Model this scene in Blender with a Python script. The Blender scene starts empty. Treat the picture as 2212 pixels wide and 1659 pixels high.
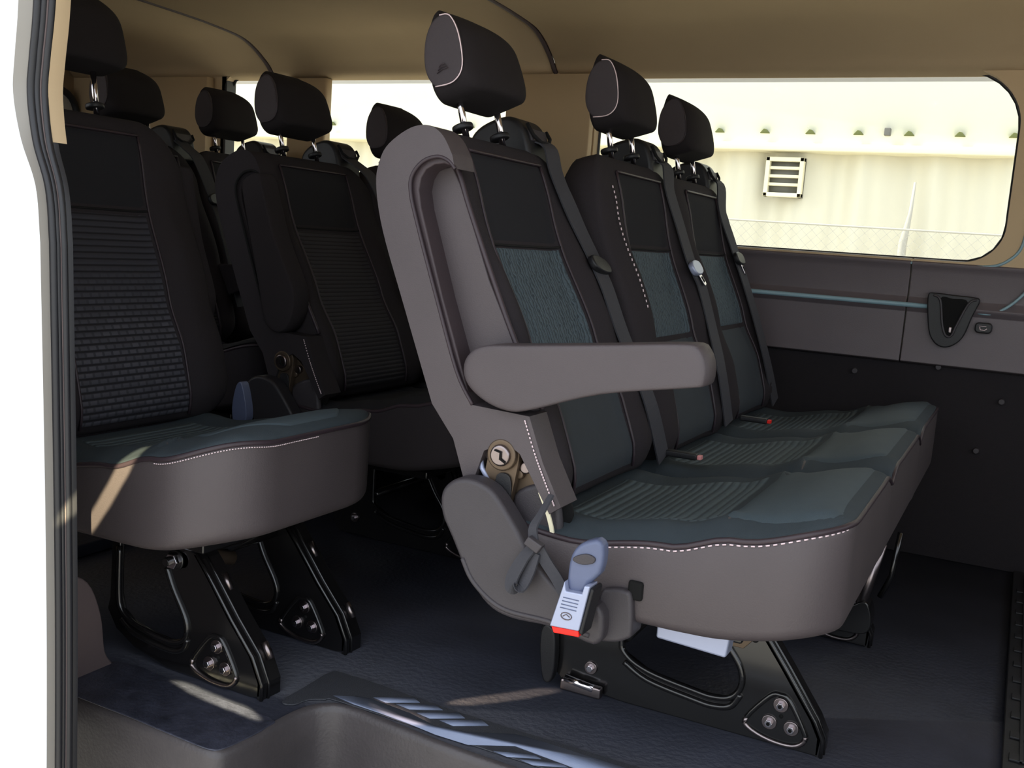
import bpy, bmesh, math, random
from mathutils import Vector, Matrix
random.seed(4)
COL = bpy.context.scene.collection
R = math.radians

# ------------------------------------------------------------------ helpers
def lerp_tab(tab, x):
    if x <= tab[0][0]: return tab[0][1]
    for (a, fa), (b, fb) in zip(tab, tab[1:]):
        if x <= b:
            u = (x - a) / (b - a); u = u * u * (3 - 2 * u)
            return fa + (fb - fa) * u
    return tab[-1][1]

def mesh_obj(name, verts, faces, mat, parent=None, smooth=True, mats=None, fm=None, uvs=None):
    me = bpy.data.meshes.new(name)
    me.from_pydata([tuple(v) for v in verts], [], faces)
    for m in (mats or [mat]): me.materials.append(m)
    if fm:
        for p, i in zip(me.polygons, fm): p.material_index = i
    bm = bmesh.new(); bm.from_mesh(me)
    bmesh.ops.recalc_face_normals(bm, faces=bm.faces); bm.to_mesh(me); bm.free()
    if smooth:
        for p in me.polygons: p.use_smooth = True
    o = bpy.data.objects.new(name, me); COL.objects.link(o)
    if parent: o.parent = parent
    return o

def bevel(o, w, seg=3, angle=35):
    m = o.modifiers.new('bevel', 'BEVEL'); m.width = w; m.segments = seg
    m.limit_method = 'ANGLE'; m.angle_limit = R(angle)
    m.harden_normals = False
    s = o.modifiers.new('wn', 'WEIGHTED_NORMAL'); s.keep_sharp = False
    return o

def empty(name, loc=(0, 0, 0), **tags):
    o = bpy.data.objects.new(name, None); COL.objects.link(o); o.location = loc
    o.empty_display_size = .05
    for k, v in tags.items(): o[k] = v
    return o

def tag(o, label=None, category=None, group=None, kind=None):
    if label: o['label'] = label
    if category: o['category'] = category
    if group: o['group'] = group
    if kind: o['kind'] = kind
    return o

def smooth_poly(pts, n=6, closed=True):
    out = []; N = len(pts)
    rng = range(N) if closed else range(N - 1)
    for i in rng:
        if closed: p0, p1, p2, p3 = pts[i - 1], pts[i], pts[(i + 1) % N], pts[(i + 2) % N]
        else: p0, p1, p2, p3 = pts[max(i - 1, 0)], pts[i], pts[i + 1], pts[min(i + 2, N - 1)]
        for k in range(n):
            t = k / n
            out.append(tuple(.5 * ((2 * b) + (-a + c) * t + (2 * a - 5 * b + 4 * c - d) * t * t + (-a + 3 * b - 3 * c + d) * t ** 3)
                             for a, b, c, d in zip(p0, p1, p2, p3)))
    if not closed: out.append(tuple(pts[-1]))
    return out

def rrect(a0, a1, b0, b1, r, n=8):
    rs = r if isinstance(r, (list, tuple)) else [r] * 4   # order: (a1,b1),(a0,b1),(a0,b0),(a1,b0)
    out = []
    for (cx, cy, s), rr in zip(((a1, b1, 0), (a0, b1, 90), (a0, b0, 180), (a1, b0, 270)), rs):
        sx = -1 if cx == a1 else 1; sy = -1 if cy == b1 else 1
        for k in range(n + 1):
            t = R(s + 90 * k / n)
            out.append((cx + sx * rr + rr * math.cos(t), cy + sy * rr + rr * math.sin(t)))
    return out

def resample(poly, n):
    L = [0]
    P = list(poly) + [poly[0]]
    for a, b in zip(P, P[1:]): L.append(L[-1] + math.dist(a, b))
    out = []; j = 0
    for k in range(n):
        s = L[-1] * k / n
        while L[j + 1] < s: j += 1
        d = L[j + 1] - L[j]; u = (s - L[j]) / d if d else 0
        out.append(tuple(x + (y - x) * u for x, y in zip(P[j], P[j + 1])))
    return out

def prism(name, poly, c0, c1, mat, parent=None, axes='xzy', bev=.004, seg=3, smooth=True, hole=None):
    """extrude a 2-D outline (first two letters of axes) from c0 to c1 along the third"""
    ia, ib, ic = ['xyz'.index(a) for a in axes]
    def v3(p, c):
        v = [0, 0, 0]; v[ia] = p[0]; v[ib] = p[1]; v[ic] = c; return v
    n = len(poly)
    bm = bmesh.new()
    a = [bm.verts.new(v3(p, c0)) for p in poly]; b = [bm.verts.new(v3(p, c1)) for p in poly]
    bm.faces.new(a); bm.faces.new(b[::-1])
    for i in range(n): bm.faces.new((a[i], b[i], b[(i + 1) % n], a[(i + 1) % n]))
    bmesh.ops.recalc_face_normals(bm, faces=bm.faces)
    me = bpy.data.meshes.new(name); bm.to_mesh(me); bm.free(); me.materials.append(mat)
    if smooth:
        for p in me.polygons: p.use_smooth = True
    o = bpy.data.objects.new(name, me); COL.objects.link(o)
    if parent: o.parent = parent
    if bev: bevel(o, bev, seg)
    return o

def box(name, lo, hi, mat, parent=None, bev=.003, seg=2):
    return prism(name, [(lo[0], lo[1]), (hi[0], lo[1]), (hi[0], hi[1]), (lo[0], hi[1])], lo[2], hi[2], mat, parent, 'xyz', bev, seg)

def pillow(name, outline, T, B, mat, parent=None, p=6, rings=18, axes='xyz', pb=None, centre=None, n=120, mf=None):
    """closed cushion: outline in plane (a,b), top T(a,b), bottom B(a,b), edges rounded with exponent p"""
    ia, ib, ic = ['xyz'.index(a) for a in axes]
    pts = resample(outline, n)
    if centre is None:
        centre = (sum(q[0] for q in pts) / n, sum(q[1] for q in pts) / n)
    pb = pb or p
    ms = [math.sin(math.pi / 2 * (k / rings)) for k in range(1, rings + 1)]
    ms = [1 - (1 - m) ** 1.0 for m in ms]
    V, F = [], []
    def add(a, b, c):
        v = [0, 0, 0]; v[ia] = a; v[ib] = b; v[ic] = c; V.append(v); return len(V) - 1
    def ring(m, top):
        idx = []
        for (a0, b0) in pts:
            a = centre[0] + (a0 - centre[0]) * m; b = centre[1] + (b0 - centre[1]) * m
            t, bb = T(a, b), B(a, b); mid = (t + bb) / 2
            q = p if top else pb
            e = (max(0, 1 - m ** q)) ** (1 / q) if m < 1 else 0
            idx.append(add(a, b, mid + ((t if top else bb) - mid) * e))
        return idx
    for top in (True, False):
        c = add(centre[0], centre[1], T(*centre) if top else B(*centre))
        prev = None
        for m in ms:
            if m >= 1 and not top:
                cur = edge
            else: cur = ring(m, top)
            if m >= 1 and top: edge = cur
            if prev is None:
                for i in range(n): F.append((c, cur[i], cur[(i + 1) % n]))
            else:
                for i in range(n): F.append((prev[i], cur[i], cur[(i + 1) % n], prev[(i + 1) % n]))
            prev = cur
    return mesh_obj(name, V, F, mat, parent)

def tube(name, pts, r, mat, parent=None, closed=False, n=8, flat=None):
    P = [Vector(p) for p in pts]; N = len(P); V, F = [], []
    up = Vector((.13, .21, .97))
    for i, p in enumerate(P):
        if closed: d = P[(i + 1) % N] - P[i - 1]
        else: d = P[min(i + 1, N - 1)] - P[max(i - 1, 0)]
        d.normalize(); a = d.cross(up)
        if a.length < 1e-3: a = d.cross(Vector((1, 0, 0)))
        a.normalize(); b = a.cross(d)
        rr = r[i] if isinstance(r, list) else r
        for k in range(n):
            t = 2 * math.pi * k / n
            V.append(p + a * rr * math.cos(t) + b * rr * math.sin(t))
    m = N if closed else N - 1
    for i in range(m):
        for k in range(n):
            j = (i + 1) % N
            F.append((i * n + k, j * n + k, j * n + (k + 1) % n, i * n + (k + 1) % n))
    if not closed: F.append(tuple(range(n))); F.append(tuple((N - 1) * n + k for k in range(n)))
    return mesh_obj(name, V, F, mat, parent)

def ribbon(name, pts, wdirs, w, mat, parent=None, th=.0016):
    """strap: centre line, width direction(s), thickness"""
    P = [Vector(p) for p in pts]; N = len(P); V, F = [], []
    for i, p in enumerate(P):
        d = (P[min(i + 1, N - 1)] - P[max(i - 1, 0)]).normalized()
        wd = Vector(wdirs[i] if isinstance(wdirs, list) else wdirs)
        wd = (wd - d * wd.dot(d)).normalized(); nn = d.cross(wd)
        ww = w[i] if isinstance(w, list) else w
        for s, q in ((-1, -1), (1, -1), (1, 1), (-1, 1)): V.append(p + wd * ww / 2 * s + nn * th * q)
    for i in range(N - 1):
        for k in range(4): F.append((i * 4 + k, (i + 1) * 4 + k, (i + 1) * 4 + (k + 1) % 4, i * 4 + (k + 1) % 4))
    F.append((0, 1, 2, 3)); F.append(tuple((N - 1) * 4 + k for k in (3, 2, 1, 0)))
    return mesh_obj(name, V, F, mat, parent, smooth=False)

def disc(name, c, r, depth, mat, parent=None, axis='y', n=28, bev=.002, r2=None):
    """short cylinder whose outer face is at c, going inward by depth along axis"""
    poly = [(math.cos(2 * math.pi * k / n) * r, math.sin(2 * math.pi * k / n) * r) for k in range(n)]
    ax = {'y': ('xzy', (c[0], c[2]), c[1]), 'x': ('yzx', (c[1], c[2]), c[0]), 'z': ('xyz', (c[0], c[1]), c[2])}[axis]
    poly = [(p[0] + ax[1][0], p[1] + ax[1][1]) for p in poly]
    return prism(name, poly, ax[2], ax[2] + depth, mat, parent, ax[0], bev, 2)

def patch(name, func, us, vs, mat, parent, off_dir, off=.002):
    """thin skin laid on a surface func(u,v)->point"""
    V, F = [], []; nu, nv = len(us), len(vs)
    for i in range(nu):
        for j in range(nv):
            p = Vector(func(us[i], vs[j])); edge = i in (0, nu - 1) or j in (0, nv - 1)
            V.append(p + Vector(off_dir) * (-.002 if edge else off))
    for i in range(nu - 1):
        for j in range(nv - 1): F.append((i * nv + j, (i + 1) * nv + j, (i + 1) * nv + j + 1, i * nv + j + 1))
    return mesh_obj(name, V, F, mat, parent)

def lin(a, b, n): return [a + (b - a) * k / (n - 1) for k in range(n)]

# ------------------------------------------------------------------ materials
def s2l(c):
    return tuple((x / 255 / 12.92) if x / 255 <= .04045 else ((x / 255 + .055) / 1.055) ** 2.4 for x in c) + (1,)

def mat(name, rgb, rough=.6, metal=0, var=0, scale=60, bump=0, bscale=300, spec=.5, coords='Object', sheen=0, lin_rgb=None, coat=0, stretch=None):
    m = bpy.data.materials.new(name); m.use_nodes = True
    nt = m.node_tree; b = nt.nodes['Principled BSDF']
    c = lin_rgb + (1,) if lin_rgb else s2l(rgb)
    b.inputs['Base Color'].default_value = c
    b.inputs['Roughness'].default_value = rough; b.inputs['Metallic'].default_value = metal
    b.inputs['Specular IOR Level'].default_value = spec
    if sheen:
        b.inputs['Sheen Weight'].default_value = sheen; b.inputs['Sheen Roughness'].default_value = .5
        b.inputs['Sheen Tint'].default_value = (.55, .8, 1, 1)
    if coat: b.inputs['Coat Weight'].default_value = coat; b.inputs['Coat Roughness'].default_value = .1
    tc = nt.nodes.new('ShaderNodeTexCoord'); mp = nt.nodes.new('ShaderNodeMapping')
    nt.links.new(tc.outputs[coords], mp.inputs[0])
    if stretch: mp.inputs['Scale'].default_value = stretch
    if var:
        n = nt.nodes.new('ShaderNodeTexNoise'); n.inputs['Scale'].default_value = scale; n.inputs['Detail'].default_value = 5
        nt.links.new(mp.outputs[0], n.inputs['Vector'])
        mx = nt.nodes.new('ShaderNodeMix'); mx.data_type = 'RGBA'
        mx.inputs[6].default_value = tuple(x * (1 - var) for x in c[:3]) + (1,)
        mx.inputs[7].default_value = tuple(min(1, x * (1 + var)) for x in c[:3]) + (1,)
        nt.links.new(n.outputs[0], mx.inputs[0]); nt.links.new(mx.outputs[2], b.inputs['Base Color'])
    if bump:
        n2 = nt.nodes.new('ShaderNodeTexNoise'); n2.inputs['Scale'].default_value = bscale; n2.inputs['Detail'].default_value = 4
        nt.links.new(mp.outputs[0], n2.inputs['Vector'])
        bp = nt.nodes.new('ShaderNodeBump'); bp.inputs['Strength'].default_value = bump; bp.inputs['Distance'].default_value = .002
        nt.links.new(n2.outputs[0], bp.inputs['Height']); nt.links.new(bp.outputs[0], b.inputs['Normal'])
    return m

def rib_mat(name, rgb, rgb2, freq, direction='Z', distort=0, squares=False, sheen=0, rough=.85):
    m = mat(name, rgb, rough, sheen=sheen); nt = m.node_tree; b = nt.nodes['Principled BSDF']
    tc = nt.nodes['Texture Coordinate']
    w = nt.nodes.new('ShaderNodeTexWave'); w.bands_direction = direction; w.inputs['Scale'].default_value = freq
    w.inputs['Distortion'].default_value = distort; w.inputs['Detail'].default_value = 2; w.inputs['Detail Scale'].default_value = 2.5
    nt.links.new(tc.outputs['Object'], w.inputs['Vector'])
    rmp = nt.nodes.new('ShaderNodeValToRGB'); rmp.color_ramp.elements[0].position = .0; rmp.color_ramp.elements[1].position = .35
    rmp.color_ramp.elements[0].color = s2l(rgb2); rmp.color_ramp.elements[1].color = s2l(rgb)
    nt.links.new(w.outputs['Fac'], rmp.inputs[0])
    last = rmp.outputs[0]
    if squares:
        br = nt.nodes.new('ShaderNodeTexBrick'); br.inputs['Scale'].default_value = 1
        br.inputs['Brick Width'].default_value = .020; br.inputs['Row Height'].default_value = .0125; br.inputs['Mortar Size'].default_value = .0028
        br.inputs['Color1'].default_value = (1, 1, 1, 1); br.inputs['Color2'].default_value = (.45, .45, .45, 1); br.inputs['Mortar'].default_value = (0, 0, 0, 1)
        sp = nt.nodes.new('ShaderNodeSeparateXYZ'); cb = nt.nodes.new('ShaderNodeCombineXYZ')
        nt.links.new(tc.outputs['Object'], sp.inputs[0]); nt.links.new(sp.outputs['Y'], cb.inputs['X']); nt.links.new(sp.outputs['Z'], cb.inputs['Y'])
        nt.links.new(cb.outputs[0], br.inputs['Vector'])
        mr = nt.nodes.new('ShaderNodeMapRange'); mr.inputs['From Min'].default_value = .22; mr.inputs['From Max'].default_value = .08
        nt.links.new(sp.outputs['Z'], mr.inputs['Value'])
        mu = nt.nodes.new('ShaderNodeMath'); mu.operation = 'MULTIPLY'
        nt.links.new(br.outputs['Color'], mu.inputs[0]); nt.links.new(mr.outputs[0], mu.inputs[1])
        mx = nt.nodes.new('ShaderNodeMix'); mx.data_type = 'RGBA'; mx.inputs[7].default_value = s2l((84, 84, 92))
        nt.links.new(mu.outputs[0], mx.inputs[0]); nt.links.new(last, mx.inputs[6]); last = mx.outputs[2]
    nt.links.new(last, b.inputs['Base Color'])
    bp = nt.nodes.new('ShaderNodeBump'); bp.inputs['Strength'].default_value = .5; bp.inputs['Distance'].default_value = .003
    nt.links.new(w.outputs['Fac'], bp.inputs['Height']); nt.links.new(bp.outputs[0], b.inputs['Normal'])
    return m

M = {}
M['vinyl'] = mat('charcoal vinyl', (81, 74, 77), .55, var=.12, scale=9, bump=.25, bscale=500)
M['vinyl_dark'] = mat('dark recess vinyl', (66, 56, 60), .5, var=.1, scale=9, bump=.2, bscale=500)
M['fabric'] = mat('dark seat fabric', (54, 50, 53), .95, var=.15, scale=400, bump=.3, bscale=900, spec=.2)
M['fabric_top'] = mat('smooth centre fabric', (46, 46, 50), .95, var=.1, scale=300, bump=.2, bscale=900, spec=.2)
M['front_roll'] = mat('front roll fabric with sky sheen', (72, 84, 91), .7, var=.08, scale=40, bump=.25, bscale=700, spec=.4)  # lighter slate carries the sky sheen on the rolled cushion fronts
M['cushion_top'] = mat('cushion fabric tinted with sky sheen', (60, 69, 75), .8, var=.1, scale=40, bump=.25, bscale=700, spec=.35)  # bluish skylight sheen on seat tops put into the fabric colour
M['cushion_side'] = mat('charcoal cushion side vinyl', (80, 73, 75), .55, var=.2, scale=5, bump=.25, bscale=400)
M['insert_wrinkle'] = rib_mat('crinkled slate insert', (80, 93, 101), (52, 62, 69), 32, 'Y', 6)
M['insert_rib'] = rib_mat('ribbed charcoal insert', (56, 54, 60), (24, 22, 26), 30, 'Z', .2)
M['insert_square'] = rib_mat('ribbed insert with woven squares', (58, 58, 66), (26, 24, 30), 25, 'Z', .2, squares=True)
M['cushion_insert'] = rib_mat('ribbed slate cushion insert', (84, 97, 103), (56, 67, 73), 21, 'X', .6)
M['headrest'] = mat('black headrest fabric', (44, 40, 42), .9, var=.1, scale=200, bump=.25, bscale=800, spec=.25)
M['headrest_side'] = mat('headrest side panel', (70, 64, 68), .8, var=.08, scale=200, bump=.2, bscale=800)
M['chrome'] = mat('polished steel', (215, 210, 215), .12, 1)
M['steel'] = mat('brushed steel', (150, 140, 140), .3, 1, var=.1, scale=60)
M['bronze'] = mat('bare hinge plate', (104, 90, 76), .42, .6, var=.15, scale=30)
M['black_metal'] = mat('gloss black steel', (26, 25, 26), .22, .1, spec=.7, var=.25, scale=12, coat=.5)
M['black_plastic'] = mat('black plastic', (34, 34, 37), .45, var=.1, scale=40, bump=.15, bscale=600)
M['shaded_plastic'] = mat('side cover plastic darkened for shade', (46, 44, 48), .5)  # grey cover plastic with the second row's shade in its colour
M['grey_plastic'] = mat('grained grey plastic', (66, 62, 66), .5, var=.15, scale=14, bump=.25, bscale=500)
M['belt'] = mat('black webbing', (64, 64, 70), .75, var=.1, scale=300, bump=.3, bscale=1200)
M['lumbar'] = mat('smooth slate lumbar fabric', (56, 62, 68), .85, var=.08, scale=30, bump=.2, bscale=800)
M['piping'] = mat('dark piping', (58, 48, 54), .45)
M['stitch'] = mat('pale stitching', (225, 205, 210), .6)
M['seam'] = mat('near-black seam', (16, 15, 17), .9)  # near-black, for seam lines and slot rims
M['floor'] = mat('dark vinyl floor', (46, 48, 58), .48, var=.5, scale=7, bump=.8, bscale=90, spec=.4)
M['sill'] = mat('scuffed step plastic', (74, 70, 72), .4, var=.28, scale=16, bump=.3, bscale=180)
M['tread'] = mat('tread strip', (66, 68, 74), .5, var=.15, scale=60, bump=.6, bscale=500)
M['decal'] = mat('pale tread grip', (138, 148, 172), .42, var=.1, scale=60, bump=.2, bscale=300)
M['headliner'] = mat('beige headliner', (198, 177, 146), .95, var=.05, scale=6, bump=.2, bscale=500, spec=.1)
M['pillar_trim'] = mat('beige pillar trim', (196, 174, 142), .8, var=.05, scale=6)
M['upper_panel'] = mat('grey side panel', (106, 98, 102), .5, var=.08, scale=9, bump=.15, bscale=500)
M['ledge'] = mat('panel ledge highlight', (140, 168, 178), .35)  # pale teal stands for the highlight along the panel ledges
M['lower_panel'] = mat('dark side carpet panel', (38, 34, 38), .9, var=.1, scale=80, bump=.3, bscale=500)
M['rubber'] = mat('black rubber seal', (38, 38, 42), .4, spec=.6)
M['body'] = mat('white body paint', (240, 240, 245), .3, coat=.5)
M['jamb'] = mat('body paint in jamb shade', (150, 146, 140), .4)  # grey carries the shade that falls on white paint in the jamb
M['pink_trim'] = mat('brown grey trim', (96, 84, 84), .6, var=.1, scale=10, bump=.15, bscale=400)
M['red'] = mat('red button', (235, 40, 30), .4)
M['silver_plastic'] = mat('silver buckle plastic', (165, 172, 196), .35, .3)
M['blue_grey'] = mat('blue grey stalk plastic', (96, 104, 130), .4, var=.1, scale=40)
M['latch'] = mat('red and white latch tag', (220, 150, 150), .4)
M['hole'] = mat('dark void', (6, 6, 7), .9)
M['ext_white'] = mat('white cladding', (245, 245, 235), .8, var=.02, scale=1)
M['vent'] = mat('cream vent', (235, 228, 200), .6)
M['vent_dark'] = mat('dull vent grey', (120, 118, 112), .8)  # grey for the vent backing and junction box
M['concrete'] = mat('pale ground', (190, 186, 176), .9, var=.1, scale=2)
M['leaf'] = mat('olive bracket', (110, 115, 70), .8)

def wall_mat():
    m = mat('stained corrugated wall', (226, 220, 200), .8, var=.12, scale=.9, stretch=(3.2, 1, .35)); nt = m.node_tree; b = nt.nodes['Principled BSDF']
    w = nt.nodes.new('ShaderNodeTexWave'); w.bands_direction = 'X'; w.inputs['Scale'].default_value = 1.3; w.inputs['Distortion'].default_value = 1.2
    nt.links.new(nt.nodes['Texture Coordinate'].outputs['Object'], w.inputs['Vector'])
    bp = nt.nodes.new('ShaderNodeBump'); bp.inputs['Strength'].default_value = .6; bp.inputs['Distance'].default_value = .05
    nt.links.new(w.outputs['Fac'], bp.inputs['Height']); nt.links.new(bp.outputs[0], b.inputs['Normal'])
    return m
M['ext_wall'] = wall_mat()

def glass_mat():
    m = bpy.data.materials.new('tinted window glass'); m.use_nodes = True; nt = m.node_tree
    nt.nodes.clear(); o = nt.nodes.new('ShaderNodeOutputMaterial')
    t = nt.nodes.new('ShaderNodeBsdfTransparent'); t.inputs[0].default_value = (.93, .96, .93, 1)
    g = nt.nodes.new('ShaderNodeBsdfGlossy'); g.inputs['Roughness'].default_value = .02
    fr = nt.nodes.new('ShaderNodeFresnel'); fr.inputs[0].default_value = 1.2
    mx = nt.nodes.new('ShaderNodeMixShader'); nt.links.new(fr.outputs[0], mx.inputs[0])
    nt.links.new(t.outputs[0], mx.inputs[1]); nt.links.new(g.outputs[0], mx.inputs[2]); nt.links.new(mx.outputs[0], o.inputs[0])
    return m
M['glass'] = glass_mat()

# ------------------------------------------------------------------ seats
HX, HZ = -.115, .472          # recliner hinge in seat coordinates
C_TAB = [(-.11, .030), (-.05, .047), (.03, .046), (.15, .024), (.32, .006), (.48, .014)]
B_TAB = [(-.10, .018), (.0, .024), (.25, .034), (.40, .014), (.50, .0)]
R_TAB = [(-.10, -.068), (.04, -.074), (.10, -.095), (.25, -.100), (.38, -.103), (.45, -.094), (.52, -.070)]

def front_t(y, h, half=.25):
    y = abs(y)
    b = lerp_tab([(.105, 0), (.175, 1), (.25, .75)], y)
    t = lerp_tab(C_TAB, h) + lerp_tab(B_TAB, h) * b
    return t - .018 * max(0, (h - .47) / .06) ** 2
def rear_t(y, h): return lerp_tab(R_TAB, h) + .02 * (abs(y) / .25) ** 4

PAN = .133
def backrest(parent, x, y, rec, kind, arm=None, arm_up=True, half=.25, stitched=False, belt=True, tongue='dark', label=None, simple=False, hlabel=None, hoff=0, hfar=.088):
    """kind: insert material key; arm: None / 'near' / 'far'. Local frame = (t, y, h) about the hinge."""
    def place(o):
        o.location = (x + HX, y, HZ); o.rotation_euler = (0, -R(rec), 0); return o
    lo, hi = -half, half
    if arm == 'near': lo = -.198
    rl = .03 if arm == 'near' else .085
    rh = .085
    top = .530
    out = rrect(lo, hi, -.10, top, [rh, rl, .07, .07], 8)
    # crown of the top edge
    out = [(a, b - (0 if b < .4 else .045 * (abs(a) / half) ** 3)) for a, b in out]
    br = pillow('backrest', out, lambda a, b: front_t(a, b), lambda a, b: rear_t(a, b), M['fabric'], parent,
                p=9, pb=7, rings=22, axes='yzx', n=140, centre=((lo + hi) / 2, .2))
    place(br)
    if label: br['label'] = label
    f = lambda u, v: (front_t(u, v), u, v)
    low = .135 if kind == 'insert_wrinkle' else -.085
    patch('insert_panel', f, lin(-PAN, PAN, 22), lin(low, .323, 34), M[kind], br, (1, 0, 0))
    if low > 0: patch('lumbar_panel', f, lin(-PAN, PAN, 22), lin(-.085, low - .002, 20), M['lumbar'], br, (1, 0, 0))
    patch('headroom_panel', f, lin(-PAN, PAN, 22), lin(.327, .474, 14), M['fabric_top'], br, (1, 0, 0), .0015)
    for s in (-1, 1):
        tube('piping', [(front_t(s * PAN, h) + .001, s * PAN, h) for h in lin(-.09, .478, 30)], .0028, M['piping'], br)
    tube('seam', [(front_t(yy, .325) + .001, yy, .325) for yy in lin(-PAN, PAN, 16)], .0022, M['seam'], br)
    tube('piping', [(front_t(yy, .478) + .002, yy, .478) for yy in lin(-PAN, PAN, 16)], .0028, M['piping'], br)
    if stitched:
        for h in lin(.20, .44, 24):
            yy = -half + .055
            tube('stitch', [(front_t(yy, h) + .004, yy, h - .0025), (front_t(yy, h) + .004, yy, h + .0025)], .0013, M['stitch'], br, n=5)
    # headrest
    hr_out = rrect(-.105, hfar, .578, .722, [.035, .035, .03, .03], 8)
    hr_out = [(a * (1 + .10 * (.722 - b) / .15) , b + (.014 * (1 - (a / .115) ** 2) if b > .64 else -.004 * (1 - (a / .115) ** 2))) for a, b in hr_out]
    hT = lambda a, b: .046 + .012 * (1 - ((b - .63) / .09) ** 2) - .018 * (abs(a) / .115) ** 3 - .02 * max(0, (b - .66) / .05) ** 2
    hB = lambda a, b: -.040 + .028 * max(0, (b - .60) / .11) ** 2 + .006 * (abs(a) / .115) ** 3
    hr_out = [(a, b + hoff) for a, b in hr_out]
    hd = pillow('headrest', hr_out, lambda a, b: hT(a, b - hoff), lambda a, b: hB(a, b - hoff), M['headrest'], parent, p=9, pb=8, rings=16, axes='yzx', n=96)
    place(hd)
    if hlabel: hd['label'] = hlabel
    # side panel with pale outline
    so = smooth_poly([(.032, .700), (.040, .665), (.034, .615), (.012, .596), (-.022, .600), (-.034, .632), (-.024, .674), (-.006, .700), (.014, .708)], 5)
    so = [(a, b + hoff) for a, b in so]
    sp = pillow('side_panel', so, lambda a, b: -(.1165 - .0045 * (b - hoff - .58) / .13 * 1.8), lambda a, b: -.100, M['headrest_side'], hd, p=8, rings=8, axes='xzy', n=60)
    tube('panel_stitching', [(p[0], -(.1150 - .0045 * (p[1] - .58) / .13 * 1.8) - .0005, p[1] + hoff) for p in smooth_poly([(.014, .708), (.032, .700), (.040, .665), (.034, .615), (.012, .596), (-.022, .600)], 5, closed=False)], .0011, M['stitch'] if stitched or arm == 'near' and not arm_up else M['piping'], hd, n=6)
    for s in (-1, 1):
        tube('post', [(-.016, s * .066, .51), (-.006, s * .066, .62)], .0058, M['chrome'], hd, n=12)
        g = disc('guide', (-.017, s * .066, .530), .018, .010, M['black_plastic'], br, 'z', 20, .003)
    # armrest side
    if arm:
        s = -1 if arm == 'near' else 1
        vy = M['vinyl'] if not arm_up else M['fabric']  # raised-armrest seats get the darker material: dimmer light put in their colour
      # shell only where the recess shows
    if arm == 'near':
        sraw = [(-.074, -.03), (-.074, .041), (-.095, .101), (-.1, .257), (-.103, .377), (-.094, .447), (-.077, .48), (-.053, .497), (-.01, .503), (.028, .498), (.05, .478), (.058, .44),
                 (.054, .42), (.047, .436), (.027, .451), (-.003, .453), (-.027, .442), (-.038, .428), (-.041, .371), (-.041, .255), (-.039, .139), (-.027, .083), (.061, .045), (.063, -.025), (.073, -.094), (.052, -.10), (.03, -.005), (.011, .018), (-.027, .012), (-.066, -.038)]
        shell = smooth_poly([(-.095, .101), (-.1, .257), (-.103, .377), (-.094, .447), (-.077, .48), (-.053, .499), (-.01, .508), (.022, .500), (.040, .478), (.047, .445)], 5, False) \
            + smooth_poly([(.045, .425), (.038, .440), (.022, .452), (-.003, .454), (-.027, .442), (-.038, .420), (-.041, .371), (-.041, .255), (-.039, .139), (-.027, .083)], 5, False) \
            + [(.061, .045), (.063, -.025), (.073, -.094), (.052, -.10), (.03, -.005), (.011, .018), (-.027, .012), (-.066, -.038), (-.074, -.03), (-.074, .041)]
        o = prism('side_shell', shell, s * .190, s * .250, vy, br, 'xzy', .010, 4)
        tube('shell_piping', [(p[0], s * .2485, p[1]) for p in smooth_poly([(.045, .425), (.038, .440), (.022, .452), (-.003, .454), (-.027, .442), (-.038, .420), (-.041, .371), (-.041, .255), (-.039, .139), (-.027, .083)], 5, False)], .003, M['piping'] if not arm_up else M['seam'], br)
        # recess wall and floor
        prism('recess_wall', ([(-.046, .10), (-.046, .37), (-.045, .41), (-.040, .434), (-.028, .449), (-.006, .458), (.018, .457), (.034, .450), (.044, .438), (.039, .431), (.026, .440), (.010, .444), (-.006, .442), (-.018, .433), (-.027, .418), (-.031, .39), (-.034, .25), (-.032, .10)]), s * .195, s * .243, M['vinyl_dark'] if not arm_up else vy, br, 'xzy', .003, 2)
        prism('recess_floor', [(-.042, .05), (-.042, .43), (-.02, .446), (.018, .444), (.026, .40), (.03, .26), (.044, .16), (.058, .05)], s * .192, s * .2045, vy, br, 'xzy', .003, 2)
        tube('bolster_piping', [(p[0], s * .203, p[1]) for p in smooth_poly([(.020, .46), (.026, .43), (.028, .375), (.036, .263), (.046, .159), (.062, .05)], 5, False)], .0042, M['piping'], br)
        if stitched or arm == 'near':
            for q in smooth_poly([(.053, .040), (.055, -.01), (.059, -.05), (.064, -.088)], 9, False):
                tube('stitch', [(q[0], s * .2515, q[1] - .0016), (q[0], s * .2515, q[1] + .0016)], .0011, M['stitch'], br, n=5)
    if arm:
        # armrest
        arm_xz = [(-.182, .592), (-.176, .615), (-.150, .632), (-.085, .640), (.035, .654), (.152, .668), (.174, .662), (.184, .640), (.183, .618), (.171, .611), (.041, .585), (-.063, .549), (-.10, .541), (-.139, .549), (-.171, .569)]
        px_, pz_ = -.135, .590
        ang = R(99 + (rec - 21)) if arm_up else 0
        P2 = []
        for a, b in smooth_poly(arm_xz, 4):
            X, Z = a - px_, b - pz_
            X, Z = X * math.cos(ang) - Z * math.sin(ang), X * math.sin(ang) + Z * math.cos(ang)
            if arm_up:
                # express in the backrest frame through the pivot at (t,h)
                rr = R(rec); t = X * math.cos(rr) + Z * math.sin(rr); h = -X * math.sin(rr) + Z * math.cos(rr)
                P2.append((t + (.012 if arm == 'near' else -.050), h + .117))
            else: P2.append((a + x, b))
        y0, y1 = (s * .208, s * .268) if arm == 'near' else (.252, .300)
        ctr = (sum(p[0] for p in P2) / len(P2), sum(p[1] for p in P2) / len(P2))
        par = br if arm_up else parent
        yo = 0 if arm_up else y
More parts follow.
